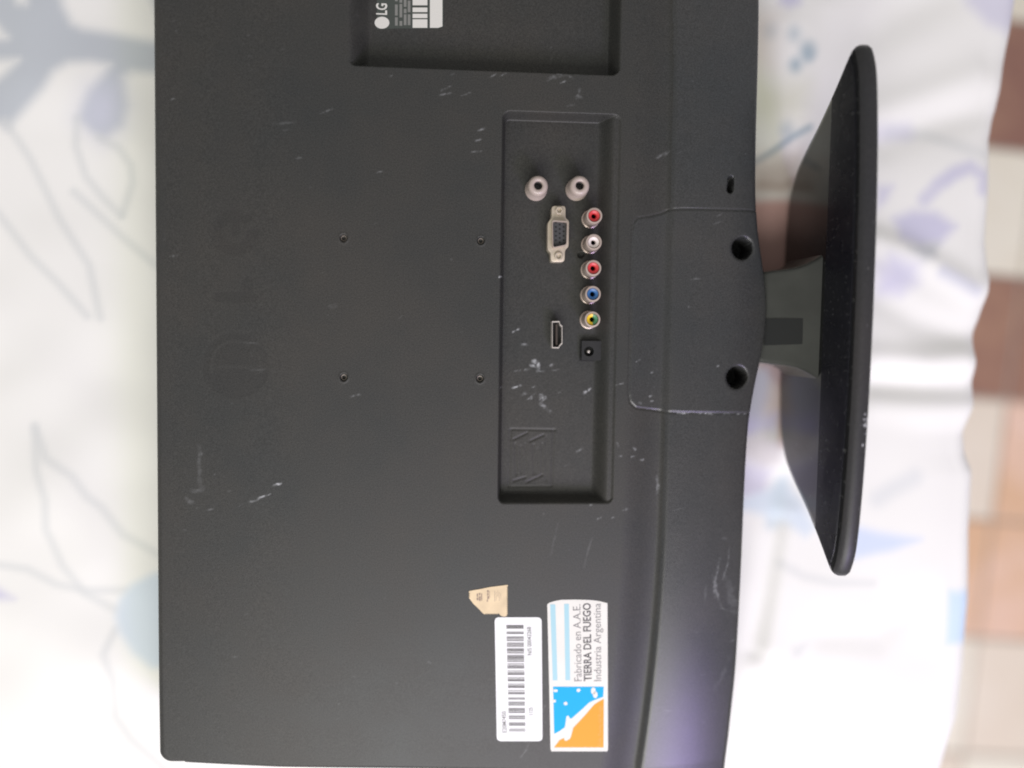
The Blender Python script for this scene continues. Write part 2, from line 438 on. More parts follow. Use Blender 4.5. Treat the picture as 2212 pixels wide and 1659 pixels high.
leaf(c4([(-60, 1000), (60, 1075), (-60, 1085)]), LI, 2.5, 0.8)
k2 = crop(1931.5, 0, 0.5064); k1 = crop(1558.7, 0, 0.4086); kb = crop(1558.7, 474.4, 0.2953); kc = crop(1490.9, 813.2, 0.51)
leaf(k2([(0, 930), (80, 898), (180, 905), (270, 965), (200, 1035), (100, 1055), (20, 1020)]), LI, 3.5, 0.9)
leaf(k2([(50, 1060), (180, 1040), (165, 1095), (110, 1110)]), (0.46, 0.48, 0.50), 3.5, 0.8)
leaf(k2([(-30, 1090), (80, 1130), (95, 1210), (30, 1250), (-50, 1230)]), LI, 5, 0.8)
leaf(k2([(-90, 1120), (-20, 1130), (20, 1250), (-60, 1260)]), (0.60, 0.58, 0.72), 5, 0.6)
stroke(k2([(130, 850), (190, 790), (260, 740), (340, 710), (400, 745), (400, 800)]), 18, LI, 0.7, 4)
stroke(k2([(0, 560), (150, 570), (300, 620), (400, 650)]), 12, LINE, 0.5, 4)
stroke(k2([(200, 1160), (280, 1200), (350, 1240)]), 16, (0.55, 0.56, 0.64), 0.7, 4)
leaf(k2([(280, -120), (330, 10), (420, 90), (520, 120), (640, 40), (640, -120)]), LI, 4, 0.65)
leaf(k1([(300, -60), (420, -60), (410, 25), (350, 45), (310, 20)]), LI, 3, 0.9)
for cx_, cy_, r_, a_ in ((385, 350, 30, 0.9), (450, 270, 42, 0.7), (375, 185, 34, 0.5), (345, 680, 34, 0.6), (250, 165, 36, 0.45), (455, 300, 22, 0.7)):
    leaf(k1([(cx_ + r_ * math.cos(t), cy_ + r_ * math.sin(t) * 1.15) for t in np.linspace(0, 6.0, 12)]), TEAL, 3, a_)
stroke(k1([(150, 870), (190, 850), (280, 795), (380, 720), (470, 670)]), 9, TEAL, 0.8, 2)
leaf(k1([(150, 380), (300, 420), (450, 450), (440, 640), (300, 660), (150, 620)]), (0.66, 0.66, 0.52), 9, 0.7)
leaf(k1([(150, 60), (260, 100), (250, 330), (150, 360)]), (0.68, 0.58, 0.50), 9, 0.6)
leaf(k1([(120, 850), (420, 800), (420, 1060), (120, 1060)]), (0.62, 0.51, 0.44), 8, 0.7)
leaf(k1([(-60, 1075), (150, 1070), (400, 1065), (470, 1180), (460, 1500), (-60, 1520)]), (0.56, 0.34, 0.30), 2.5, 0.95)  # pinkish-brown shade between set and base, painted into the cloth
stroke(k1([(200, 985), (300, 1000), (380, 960)]), 12, (0.46, 0.36, 0.30), 0.6, 3)
stroke(k1([(845, 700), (990, 690)]), 26, LI, 0.45, 5)
leaf(k1([(830, 985), (905, 985), (870, 1060), (830, 1090)]), LI, 3.5, 0.8)
leaf(k1([(1130, 960), (1250, 880), (1330, 870), (1200, 970)]), LI, 4, 0.5)
leaf(kb([(200, 1000), (450, 1040), (520, 1150), (470, 1320), (330, 1200), (250, 1120)]), (0.47, 0.33, 0.36), 3, 0.9)  # mauve shade below the neck, painted into the cloth
leaf(kb([(200, 1080), (300, 1090), (330, 1180), (330, 1310), (280, 1440), (200, 1570), (60, 1570), (60, 1250)]), LI, 3, 0.95)
leaf(kb([(330, 1200), (420, 1240), (410, 1480), (300, 1520), (280, 1420)]), (0.60, 0.47, 0.48), 4, 0.8)  # pinkish part of that painted shade
stroke(kb([(440, 1180), (425, 1400), (405, 1620)]), 14, (0.55, 0.33, 0.22), 0.8, 3)  # brown strip of the same painted shade
leaf(kb([(120, 1430), (380, 1410), (360, 1550), (120, 1570)]), (0.56, 0.53, 0.72), 4, 0.85)
leaf(kc([(200, 250), (300, 230), (380, 260), (370, 360), (300, 400), (200, 330)]), (0.56, 0.53, 0.52), 4, 0.85)
leaf(kc([(150, 330), (290, 380), (340, 400), (330, 520), (200, 530), (150, 500)]), (0.52, 0.50, 0.60), 4, 0.8)  # lilac shadow painted into the cloth colour
leaf(kc([(150, 540), (330, 480), (400, 440), (470, 520), (530, 640), (490, 680), (400, 620), (250, 570), (150, 570)]), LB, 3, 0.95)
stroke(kc([(390, 450), (350, 620)]), 24, (0.52, 0.60, 0.64), 0.7, 4)
leaf(kc([(680, 630), (800, 662), (980, 690), (860, 742), (700, 775)]), (0.56, 0.63, 0.78), 3, 0.95)
stroke(kc([(380, 790), (480, 845), (600, 872), (780, 880)]), 10, LINE, 0.5, 3)
stroke(kc([(950, 430), (860, 480), (800, 520)]), 26, (0.62, 0.64, 0.64), 0.6, 5)
leaf(kc([(425, 1140), (490, 1130), (460, 1180), (430, 1180)]), LINE, 3, 0.7)
leaf(kc([(1110, 915), (1220, 925), (1220, 1150), (1105, 1150)]), (0.52, 0.66, 0.80), 3, 0.9)

nv = np.arange(Xa.size).reshape(Xa.shape)
fc = np.stack([nv[:-1, :-1], nv[:-1, 1:], nv[1:, 1:], nv[1:, :-1]], -1).reshape(-1, 4)
sheet_me = np_mesh('bed_sheet', np.stack([Xa, Ya, Za], -1).reshape(-1, 3), fc, attrs={'print': Cc.reshape(-1, 3)})  # 'print' holds the leaf print and the painted shade
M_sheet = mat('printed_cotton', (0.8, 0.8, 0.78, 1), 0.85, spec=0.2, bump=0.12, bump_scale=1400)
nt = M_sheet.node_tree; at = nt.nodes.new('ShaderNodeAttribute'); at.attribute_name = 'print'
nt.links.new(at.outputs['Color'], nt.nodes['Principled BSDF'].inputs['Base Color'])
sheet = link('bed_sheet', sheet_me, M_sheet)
sheet['label'] = 'white bed sheet printed with pale grey-blue and lilac leaves, spread under the television'
sheet['category'] = 'bed sheet'

# ------------------------------------------------------------------ television
tv = bpy.data.objects.new('television', None); COL.objects.link(tv)
tv.location = (0, 0.04, SZ * MM); tv.empty_display_size = 0.05
tv['label'] = 'dark grey flat television lying face down on the floral sheet, its back and sockets showing'
tv['category'] = 'television'
bpy.context.view_layer.update()
_link = link
def link(name, me, mat=None, parent=None):
    """parts are measured in world millimetres, so a child keeps its place under its parent"""
    o = _link(name, me, mat, parent)
    if parent is not None:
        o.matrix_parent_inverse = Matrix.Translation(-Vector(TVLOC))
    return o
TVLOC = tv.location.copy()
# (children of parts: their parents have identity world matrices)
def link(name, me, mat=None, parent=None):
    o = _link(name, me, mat, parent)
    if parent is tv:
        o.matrix_parent_inverse = Matrix.Translation(-TVLOC)
    return o

YC = 39.8
st = 0.56
ys_f = np.arange(-224, 214, st)
ytop = 303.0
ys = np.concatenate([ys_f, np.arange(ys_f[-1] + 2.5, ytop, 2.5), [ytop]])
xl_y = lambda y: np.interp(y, [-210, 195, 300], [-192.0, -188.0, -187.0])
redge = np.array([(1566, 1659), (1575, 1600), (1590, 1450), (1600, 1250), (1608, 1050), (1613, 960), (1618, 900), (1628, 845), (1641, 790), (1652, 745), (1659, 690)])
re = np.array([U(a, b, -7)[:2] for a, b in redge]) + [0.8, 0]
re = np.vstack([[re[0, 0] - 3.5, -240], re, [re[-1, 0] + 0.6, YC]])
def xr_y(y):
    yy = YC - np.abs(y - YC)
    v = np.interp(yy, re[:, 1], re[:, 0])
    return v
s1 = np.arange(0, 1.00001, st / 250)
XA = np.array(ys)[:, None] * 0
x0s = xl_y(ys)[:, None]; x1s = np.full_like(x0s, 64.0); x2s = xr_y(ys)
# smooth the outline a little
k = np.ones(41) / 41
x2p = np.convolve(np.pad(x2s, 20, mode='edge'), k, 'valid'); x2s = (x2p)[:, None]
s2 = np.arange(0, 1.00001, st / 66)
s2[-1] = 1.0; s1[-1] = 1.0
GX = np.c_[x0s + (x1s - x0s) * s1[None, :], (x1s + (x2s - x1s) * s2[None, 1:])]
GY = np.repeat(np.array(ys)[:, None], GX.shape[1], 1)
# bowed lower and upper outline: squeeze rows into it
ybot = lambda x: np.interp(x, [-190, -184, -127, -60, 0, 60, 135], [-211.2, -211.3, -215.0, -217.7, -220.5, -224.5, -231.0])
yb = ybot(GX); yt = 2 * YC - yb
GY = np.where(GY < -190, -190 + (GY + 190) * ((yb + 190) / (ys[0] + 190)), GY)
GY = np.where(GY > 240, 240 + (GY - 240) * ((yt - 240) / (ys[-1] - 240)), GY)
# rounded outer corners
def round_corner(cx, cy, sx, sy, r):
    global GX, GY
    dx = (GX - cx) * sx; dy = (GY - cy) * sy
    m = (dx > 0) & (dy > 0)
    q = np.maximum(dx, dy) / np.maximum(np.hypot(dx, dy), 1e-9)      # square to disc
    GX = np.where(m, cx + sx * dx * q, GX); GY = np.where(m, cy + sy * dy * q, GY)
rc = 7.0
round_corner(xl_y(-208) + rc, ybot(-188) + rc, -1, -1, rc)
round_corner(xl_y(288) + rc, 2 * YC - ybot(-188) - rc, -1, 1, rc)

# ---- the moulded surface, in mm
x, y = GX, GY
H = np.zeros(x.shape)
xg = 86.3 - 9.6 * np.clip((np.abs(y - YC) - 110) / 149, 0, 1) ** 1.8
u = x - xg
A = -3.6 * ss(-24, -3, u)
Bc = -0.9 - 4.8 * np.clip((u - 3) / 46, 0, 2) ** 2
H = np.where(u < 3, A * (1 - ss(-3.2, 2.2, u)) + Bc * ss(-3.2, 2.2, u), Bc)
# soft body curvature towards the top and the sides
H -= 2.2 * np.clip((-100 - x) / 90, 0, 1) ** 2
H -= 1.6 * np.clip((-130 - y) / 90, 0, 1) ** 2
# socket bay
sdb = sd_rbox(x, y, -7.1, 57.4, -66.3, 145.8, 4.5)
ramp = np.minimum.reduce([ss(0, 1.9, x + 7.1), ss(0, 1.2, 145.8 - y), ss(0, 4.6, y + 66.3), 0.12 * ss(0, 1.4, 57.4 - x) + 0.88 * ss(3.0, 11.5, 57.4 - x), ss(0, 2.2, -sdb)])
BAYZ = -9.0
H = np.where(sdb < 0, H * (1 - ramp) + BAYZ * ramp, H)
# label recess
sdr = sd_rbox(x, y, -88.4, 56.2, 166.2, 262, 5)
ramp = np.minimum.reduce([ss(0, 11.0, x + 88.4), ss(0, 2.0, y - 166.2), ss(0, 5.0, 56.2 - x), ss(0, 3, 262 - y), ss(0, 2.5, -sdr)])
RECZ = -13.0
H = np.where(sdr < 0, H * (1 - ramp) + RECZ * ramp, H)
# cover seam
seam = UV2([(1700, 452), (1640, 453), (1480, 452), (1446, 453), (1428, 461), (1400, 468), (1376, 472), (1367, 482), (1365, 500), (1361, 700), (1357, 850), (1360, 868), (1372, 880), (1440, 890), (1620, 894), (1700, 895)], -2)
ds = d_poly(x, y, seam)
cover_sd = sd_polygon(x, y, seam)
H -= 0.55 * np.exp(-(ds / 0.5) ** 2)
H += 0.25 * (1 - ss(-0.8, 0.4, cover_sd))
# screw recesses, lock slot
holes = [U(1604, 536, -4)[:2], U(1592, 815, -4)[:2]]
hole_d = [np.hypot(x - hx, y - hy) for hx, hy in holes]
for hd in hole_d:
    H -= 16 * (1 - ss(5.3, 6.1, hd)) + 0.7 * (1 - ss(5.8, 7.8, hd))
slot = UV2([(1578, 388), (1576, 411)], -4)
slot_d = d_poly(x, y, slot)
H -= 6 * (1 - ss(0.9, 1.9, slot_d))
vesa = [np.array((-90.6, 76.8)), np.array((-17.8, 77.0)), np.array((-90.6, 2.8)), np.array((-17.5, 2.8))]
vesa_d = [np.hypot(x - a, y - b) for a, b in vesa]
for vd in vesa_d:
    H -= 2.6 * (1 - ss(1.2, 2.1, vd)) - 0.25 * np.exp(-((vd - 2.4) / 0.5) ** 2)
chip = U(1256, 551, BAYZ)[:2]
H -= 2.2 * (1 - ss(0.6, 1.7, np.hypot((x - chip[0]) * 0.8, y - chip[1]) + 0.8 * (vnoise(x, y, 1.6, 5) - 0.5)))
# moulded emblem: a disc with a face, then L and G, standing along the edge
def capsule(pts, hw): return d_poly(x, y, UV2(pts)) - hw
em = np.full(x.shape, 1e3)
gc = U(507, 500)[:2]; rr = np.hypot(x - gc[0], y - gc[1]); ang = np.arctan2(y - gc[1], x - gc[0])
ring = np.abs(rr - 9.0) - 3.2
gap = (ang > 0.15) & (ang < 1.35)
em = np.minimum(em, np.where(gap, 5, ring))
em = np.minimum(em, capsule([(507, 500), (507, 470), (535, 470)], 2.2))
em = np.minimum(em, capsule([(470, 640), (540, 640)], 2.8)); em = np.minimum(em, capsule([(535, 640), (535, 605)], 2.4))
dc = U(508, 788)[:2]; r2 = np.hypot(x - dc[0], y - dc[1])
disc = np.maximum(r2 - 17.5, -np.minimum.reduce([capsule([(470, 790), (540, 790)], 0.9), capsule([(540, 790), (540, 760)], 0.9), np.abs(r2 - 13.0) - 0.7 + 4 * (y < dc[1] - 4)]))
em = np.minimum(em, disc)
mark = (1 - ss(-0.9, 0.9, em)) * 0.19
H -= 0.05 * (1 - ss(-0.7, 0.7, em))
# engraved diagram on the floor of the bay
ke = crop(1070.8, 894.5, 0.1144)
for pts, dep, hw in [([(300, 285), (1120, 300)], 0.4, 0.5), ([(330, 480), (600, 350)], 0.45, 0.5), ([(650, 510), (900, 395)], 0.45, 0.5), ([(340, 1260), (560, 1190)], 0.4, 0.5), ([(580, 1290), (880, 1150)], 0.4, 0.5),
                     ([(1090, 300), (1060, 1350)], 0.36, 0.5), ([(270, 290), (250, 1370)], 0.3, 0.5), ([(250, 1370), (1060, 1360)], 0.3, 0.5), ([(560, 560), (550, 1140)], 0.2, 0.5), ([(880, 560), (870, 1140)], 0.22, 0.5), ([(960, 420), (950, 1250)], 0.16, 0.5), ([(370, 560), (390, 1140)], 0.3, 0.6), ([(470, 600), (480, 1100)], 0.25, 0.5), ([(720, 580), (725, 1120)], 0.3, 0.7), ([(790, 640), (780, 1120)], 0.16, 0.6),
                     ([(300, 290), (280, 480)], 0.2, 0.5), ([(200, 1480), (900, 1490)], 0.3, 0.5)]:
    H -= dep * np.exp(-(d_poly(x, y, UV2(ke(pts), BAYZ)) / hw) ** 2)
# turned-over outer edge
def outer_dist():
    dl = x - xl_y(y); dr = np.repeat(x2s, x.shape[1], 1) - x
    dbm = y - ybot(x); dt = 2 * YC - ybot(x) - y
    sdc = -sd_rbox(x, y, xl_y(-208) , 400, ybot(-188), 2 * YC - ybot(-188), rc)
    d = np.minimum.reduce([dl, dr, dbm, dt])
    return np.clip(np.where((x < -178) & ((y < -198) | (y > 278)), np.minimum(d + 0, np.maximum(sdc, 0)), d), 0, 99)
od = outer_dist(); er = 3.4
H -= np.where(od < er, er - np.sqrt(np.maximum(er * er - (er - od) ** 2, 0)), 0)

# ---- scuffs and dust
dust = np.zeros(x.shape)
grain = vnoise(x, y, 0.9, 21); grain2 = vnoise(x, y, 2.3, 22)
def scuff(pts, wpx, s, z=0.0, rough=0.8):
    global dust
    rough = 0.35 if s < 0.2 else rough
    P = UV2(pts, z) if len(pts) > 1 else UV2([pts[0], (pts[0][0] + 1, pts[0][1])], z)
    hw = max(wpx * 0.108, 0.36)
    lo = P.min(0) - hw * 2 - 3; hi = P.max(0) + hw * 2 + 3
    m = (x > lo[0]) & (x < hi[0]) & (y > lo[1]) & (y < hi[1])
    xx, yy = x[m], y[m]
    s = s * (0.6 if s < 0.6 else 0.85)
    ends = np.minimum(np.hypot(xx - P[0, 0], yy - P[0, 1]), np.hypot(xx - P[-1, 0], yy - P[-1, 1]))
    span = np.linalg.norm(P[-1] - P[0]) + 1e-6
    taper = 0.35 + 0.65 * np.clip(ends / (0.35 * span), 0, 1) if span > 2.5 else 1.0
    d = d_poly(xx, yy, P) + (grain2[m] - 0.5) * hw * 1.4
    s = s * taper
    v = s * (1 - ss(hw * 0.3, hw * 1.25, d)) * (1 - rough + rough * ss(0.25, 0.7, grain[m]) * 1.5)
    dust[m] = np.maximum(dust[m], v)
q5 = crop(1016.5, 643.8, 0.3064); q4 = crop(1016.5, 203.3, 0.3064); q6 = crop(325.3, 914.9, 0.19); q7 = crop(1321.5, 1050.4, 0.3667)
Q1 = lambda p: p
marks = [
 (Q1, [(953, 197), (976, 184)], 5, .35, 0), (Q1, [(950, 205), (974, 201)], 6, .45, 0), (Q1, [(996, 207), (1017, 200)], 4, .3, 0), (Q1, [(1183, 172), (1205, 160), (1230, 153), (1250, 162)], 7, .28, 0),
 (Q1, [(1200, 168), (1225, 162), (1240, 170)], 5, .3, 0), (Q1, [(1210, 180), (1222, 175)], 4, .45, 0), (Q1, [(1253, 192), (1247, 210)], 9, .26, 0), (Q1, [(1058, 167), (1072, 160)], 3.5, .35, 0), (Q1, [(1078, 166), (1092, 158)], 3.5, .38, 0),
 (Q1, [(842, 165), (848, 163)], 4, .3, 0), (Q1, [(690, 246), (718, 235)], 4, .22, 0), (Q1, [(590, 268), (638, 264)], 5, .12, 0), (Q1, [(612, 282), (630, 279)], 3, .15, 0), (Q1, [(366, 553), (381, 551)], 4, .3, 0), (Q1, [(368, 213), (374, 210)], 4, .2, 0),
 (Q1, [(812, 373), (828, 370)], 3.5, .3, 0), (Q1, [(640, 342), (650, 340)], 3, .16, 0), (Q1, [(1078, 598), (1084, 596)], 3, .7, 0), (Q1, [(712, 661), (722, 660)], 12, .06, 0), (Q1, [(757, 857), (778, 852)], 4, .3, 0),
 (Q1, [(1262, 1225), (1270, 1190), (1280, 1160)], 6, .13, 0), (Q1, [(1190, 1200), (1205, 1130)], 5, .08, 0), (Q1, [(1126, 1638), (1134, 1626), (1142, 1610)], 5, .25, 0), (Q1, [(1170, 1545), (1178, 1525)], 4, .3, 0),
 (Q1, [(925, 1430), (930, 1432)], 4, .12, 0), (Q1, [(540, 800), (575, 798)], 4, .1, 0), (Q1, [(530, 740), (556, 742)], 4, .14, 0), (Q1, [(860, 690), (870, 680)], 3, .1, 0), (Q1, [(500, 1420), (512, 1420)], 4, .1, 0),
 (q4, [(1300, 452), (1350, 432), (1392, 408)], 7, .28, -3), (q4, [(40, 262), (100, 242)], 5, .5, 0), (q4, [(30, 330), (75, 318)], 4, .4, 0), (q4, [(5, 408), (75, 402)], 4, .4, 0), (q4, [(1735, 862), (1770, 845)], 4, .25, -3), (q4, [(1700, 920), (1770, 898)], 4, .15, -3),
 (q4, [(1545, 1312), (1612, 1300)], 5, .2, -3), (q4, [(1530, 1500), (1550, 1498)], 4, .2, -3), (q4, [(750, 10), (790, 25)], 7, .16, 0), (q4, [(680, 85), (730, 75)], 4, .12, 0),
 (q5, [(298, 240), (342, 217)], 5, .95, -9), (q5, [(365, 330), (398, 328)], 6, .45, -9), (q5, [(440, 440), (472, 460), (478, 500)], 8, .8, -9), (q5, [(425, 470), (470, 490)], 8, .6, -9), (q5, [(470, 515), (522, 520)], 5, .5, -9), (q5, [(312, 515), (348, 510)], 4, .4, -9),
 (q5, [(385, 506), (412, 500)], 4, .45, -9), (q5, [(556, 478), (582, 468)], 5, .5, -9), (q5, [(575, 512), (622, 503)], 4, .3, -9), (q5, [(298, 634), (352, 618)], 5, .85, -9), (q5, [(428, 632), (458, 622)], 4, .4, -9), (q5, [(355, 684), (392, 668)], 5, .4, -9),
 (q5, [(398, 714), (430, 704)], 5, .5, -9), (q5, [(430, 690), (455, 672)], 3, .35, -9), (q5, [(500, 688), (520, 700), (500, 720)], 9, .55, -9), (q5, [(495, 745), (522, 765), (555, 795)], 9, .5, -9), (q5, [(798, 674), (830, 655), (850, 636)], 7, .75, -9),
 (q5, [(750, 1082), (792, 1060)], 6, .3, -9), (q5, [(1018, 612), (1072, 598)], 4, .4, -2), (q5, [(1140, 1050), (1162, 1066)], 6, .35, -2), (q5, [(1040, 1112), (1060, 1110)], 4, .3, -2), (q5, [(1203, 1138), (1215, 1140)], 5, .4, -2), (q5, [(1130, 1115), (1150, 1113)], 4, .3, -2),
 (q5, [(1312, 1255), (1322, 1320), (1316, 1395)], 7, .3, -3), (q5, [(895, 1557), (922, 1545)], 5, .5, 0), (q5, [(995, 1550), (1010, 1546)], 4, .4, 0), (q5, [(1270, 525), (1285, 524)], 3.5, .45, -3), (q5, [(1285, 630), (1310, 622)], 3.5, .25, -3), (q5, [(1262, 692), (1276, 690)], 4, .5, -3), (q5, [(1270, 728), (1284, 726)], 4, .45, -3),
 (q5, [(1162, 447), (1185, 434)], 4, .4, -3), (q5, [(1735, 480), (1748, 478)], 4, .4, -3), (q5, [(1455, 809), (1535, 812)], 4.5, 1.0, -2), (q5, [(1610, 813), (1695, 814)], 4, .7, -2), (q5, [(1750, 815), (1965, 820)], 3.2, .6, -3), (q5, [(1535, 812), (1760, 815)], 2.5, .35, -3),
 (q5, [(1180, 735), (1200, 742)], 4, .2, -3), (q5, [(1090, 1490), (1108, 1480)], 3, .25, -2), (q5, [(845, 1460), (856, 1456)], 4, .4, 0), (q5, [(1030, 1020), (1040, 1040)], 5, .35, -1), (q5, [(620, 668), (632, 666)], 4, .4, -9), (q5, [(210, 636), (226, 632)], 4, .5, 0), (q5, [(655, 1190), (700, 1170)], 3, .1, -9),
 (q6, [(552, 260), (552, 340), (545, 520), (552, 720)], 10, .12, 0), (q6, [(552, 335), (552, 345)], 8, .2, 0), (q6, [(470, 770), (530, 760), (590, 740)], 11, .16, 0), (q6, [(400, 870), (430, 900), (450, 915)], 12, .18, 0), (q6, [(515, 970), (535, 972)], 5, .18, 0),
 (q6, [(640, 990), (712, 975)], 4, .22, 0), (q6, [(1398, 708), (1440, 692), (1482, 682)], 4, .8, 0), (q6, [(1115, 893), (1160, 885), (1210, 868)], 5, .45, 0), (q6, [(1228, 850), (1290, 830), (1358, 803)], 4.5, .75, 0), (q6, [(1005, 942), (1042, 922)], 4, .18, 0), (q6, [(720, 580), (730, 582)], 4, .2, 0), (q6, [(880, 770), (905, 768)], 4, .1, 0),
 (q7, [(630, 420), (610, 500), (595, 600), (602, 650)], 6, .32, -5), (q7, [(690, 350), (680, 450), (645, 560)], 5, .25, -5), (q7, [(590, 520), (615, 640), (640, 700)], 8, .3, -5), (q7, [(690, 570), (700, 650), (720, 720)], 34, .12, -5), (q7, [(635, 710), (690, 735), (745, 745)], 6, .3, -5),
 (q7, [(545, 570), (540, 670)], 5, .15, -5), (q7, [(690, 1010), (650, 1120), (600, 1200)], 14, .09, -5), (q7, [(300, 1312), (350, 1310)], 4, .15, -4), (q7, [(480, 850), (505, 845)], 5, .14, -5), (q7, [(520, 1100), (540, 1100)], 5, .12, -5), (q7, [(650, 300), (665, 305)], 5, .15, -5), (q7, [(55, 140), (90, 125)], 4, .3, -2),
 (q7, [(345, 140), (420, 120)], 3, .1, -4), (q7, [(740, 830), (748, 860)], 4, .4, -5), (q7, [(695, 915), (720, 910)], 4, .2, -5),
]
for fn, pts, wd, s, z in marks:
    scuff(fn(pts), wd, s, z)
# stray specks
for i in range(70):
    px, py = random.uniform(345, 1620), random.uniform(10, 1640)
    a = random.uniform(0, 3.1); L = random.uniform(1, 7)
    scuff([(px, py), (px + L * math.cos(a), py - L * math.sin(a) * 0.6)], 1.6, random.uniform(0.03, 0.12))

# ---- normals and pieces
Gz = np.gradient
tx = np.stack([Gz(x, axis=1), Gz(y, axis=1), Gz(H, axis=1)], -1); ty = np.stack([Gz(x, axis=0), Gz(y, axis=0), Gz(H, axis=0)], -1)
Nn = np.cross(tx, ty); Nn /= np.maximum(np.linalg.norm(Nn, axis=-1, keepdims=True), 1e-9)
Nn[Nn[..., 2] < 0] *= -1
V = np.stack([x, y, H], -1).reshape(-1, 3); Nf = Nn.reshape(-1, 3)
nv = np.arange(x.size).reshape(x.shape)
fq = np.stack([nv[:-1, :-1], nv[:-1, 1:], nv[1:, 1:], nv[1:, :-1]], -1).reshape(-1, 4)
def fmean(a): a = a.reshape(-1); return a[fq].mean(1)
kind = np.zeros(len(fq), int)                       # 0 back shell
kind[fmean(u) > -0.4] = 1                            # lower panel
kind[(kind == 1) & (fmean(y) > YC)] = 12
kind[fmean(cover_sd) < -0.15] = 2                    # stand cover
kind[fmean(sdb) < -0.2] = 3                          # port bay
kind[fmean(sdr) < -0.2] = 4                          # label recess
for i, hd in enumerate(hole_d): kind[fmean(hd) < 5.9] = 5 + i
kind[fmean(slot_d) < 1.6] = 7
for i, vd in enumerate(vesa_d): kind[fmean(vd) < 2.0] = 8 + i
def piece(k, name, m, parent):
    f = fq[kind == k]; ids, inv = np.unique(f, return_inverse=True)
    me = np_mesh(name, V[ids], inv.reshape(-1, 4), Nf[ids], True, {'dust': dust.reshape(-1)[ids], 'mark': mark.reshape(-1)[ids]})
    return link(name, me, m, parent)
back = piece(0, 'back_shell', M_shell, tv)
chin2 = piece(1, 'lower_panel', M_chin, tv)
chin = piece(12, 'lower_panel', M_chin, tv)
cover = piece(2, 'stand_cover', M_chin, tv)
cover['label'] = 'raised cover plate over the stand joint, outlined by a thin seam'
bay = piece(3, 'port_bay', M_shell, tv)
recess = piece(4, 'label_recess', M_shell, tv)
M_holein = plastic('recess_plastic', (0.022, 0.022, 0.022), 0.55)  # the casing plastic in a darker copy, painting the shade inside holes
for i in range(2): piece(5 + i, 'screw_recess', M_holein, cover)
for i in range(2): lathe('screw_head', [(0, -19.4), (1.6, -19.4), (2.8, -19.9), (2.9, -21)], holes[i], M_dark, cover, 20)
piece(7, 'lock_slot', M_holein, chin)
for i in range(4):
    piece(8 + i, 'mount_hole', M_shell, back)
    lathe('screw_insert', [(1.1, -2.3), (1.1, -1.3), (1.5, -1.2), (1.6, -1.4), (1.6, -2.5)], vesa[i], M_zinc, back, 18)
# side walls and the front frame under them
per = np.concatenate([nv[0, :], nv[1:, -1], nv[-1, -2::-1], nv[-2:0:-1, 0]])
P0 = V[per]; n = len(per)
def wall(name, za, zb, inset_a, inset_b, m):
    c = np.array([0.0, YC])
    a = P0.copy(); b = P0.copy()
    dirv = (P0[:, :2] - c); dirv = np.sign(dirv) * 1.0
    a[:, 2] = P0[:, 2] if za is None else za; b[:, 2] = zb
    a[:, 0] -= dirv[:, 0] * inset_a; a[:, 1] -= dirv[:, 1] * inset_a
    b[:, 0] -= dirv[:, 0] * inset_b; b[:, 1] -= dirv[:, 1] * inset_b
    vv = np.vstack([a, b]); i = np.arange(n); j = (i + 1) % n
    return link(name, np_mesh(name, vv, np.stack([i, i + n, j + n, j], -1), smooth=False, attrs={'dust': np.zeros(2 * n), 'mark': np.zeros(2 * n)}), m, tv)
wall('side_wall', None, -30.0, 0, 1.0, M_shell)
wall('front_frame', -30.2, SZ + 0.3, 0.2, 0.2, M_frame)

# ---- sockets in the bay
def jack(px, py, col, col2=None):
    c = U(px, py, 4.0)[:2]
    o = lathe('rca_socket', [(5.0, BAYZ - 0.2), (5.0, BAYZ + 1.2), (4.45, BAYZ + 1.5), (4.4, 3.4), (4.2, 4.0), (3.4, 4.1), (3.15, 3.5), (3.1, 1.2), (1.4, 1.0)], c, M_nickel, bay)
    i = lathe('insulator', [(3.08, 1.2), (3.06, 2.9), (2.9, 3.1), (1.6, 2.7), (1.3, 2.2), (1.5, -4), (0, -4)], c, col, o)
    if col2:
        i.data.materials.append(col2)
        for p in i.data.polygons:
            if p.center.x > (c[0] + 0.2) * MM: p.material_index = 1
    lathe('contact', [(1.48, -3.9), (1.3, -1.2), (1.25, -3.5), (0, -3.6)], c, M_dark, o, 16)
    return o
for (px, py, c1, c2, lb) in ((1284, 466, M_red, None, 'upper red socket'), (1283, 523, M_wht, None, 'white socket'), (1282, 579, M_red, None, 'lower red socket'), (1281, 635, M_blu, None, 'blue socket'), (1280, 690, M_yel, M_grn, 'yellow and green socket')):
    jack(px, py, c1, c2)['label'] = lb
for px in (1163, 1253):
    c = U(px, 400, 4.0)[:2]
    o = lathe('coaxial_socket', [(6.1, BAYZ - 0.2), (6.1, BAYZ + 1.5), (5.7, BAYZ + 1.9), (5.5, 1.0), (5.2, 2.6), (4.6, 3.8), (3.4, 4.2), (2.5, 4.0), (2.2, 3.4), (2.15, -3), (0, -3)], c, M_cream, bay, 48, smooth=80)
    o['label'] = 'round ivory coaxial socket'
    lathe('bore', [(2.1, -2.9), (2.0, 2.0), (1.95, -2.8), (0, -2.9)], c, M_greyink, o, 20)
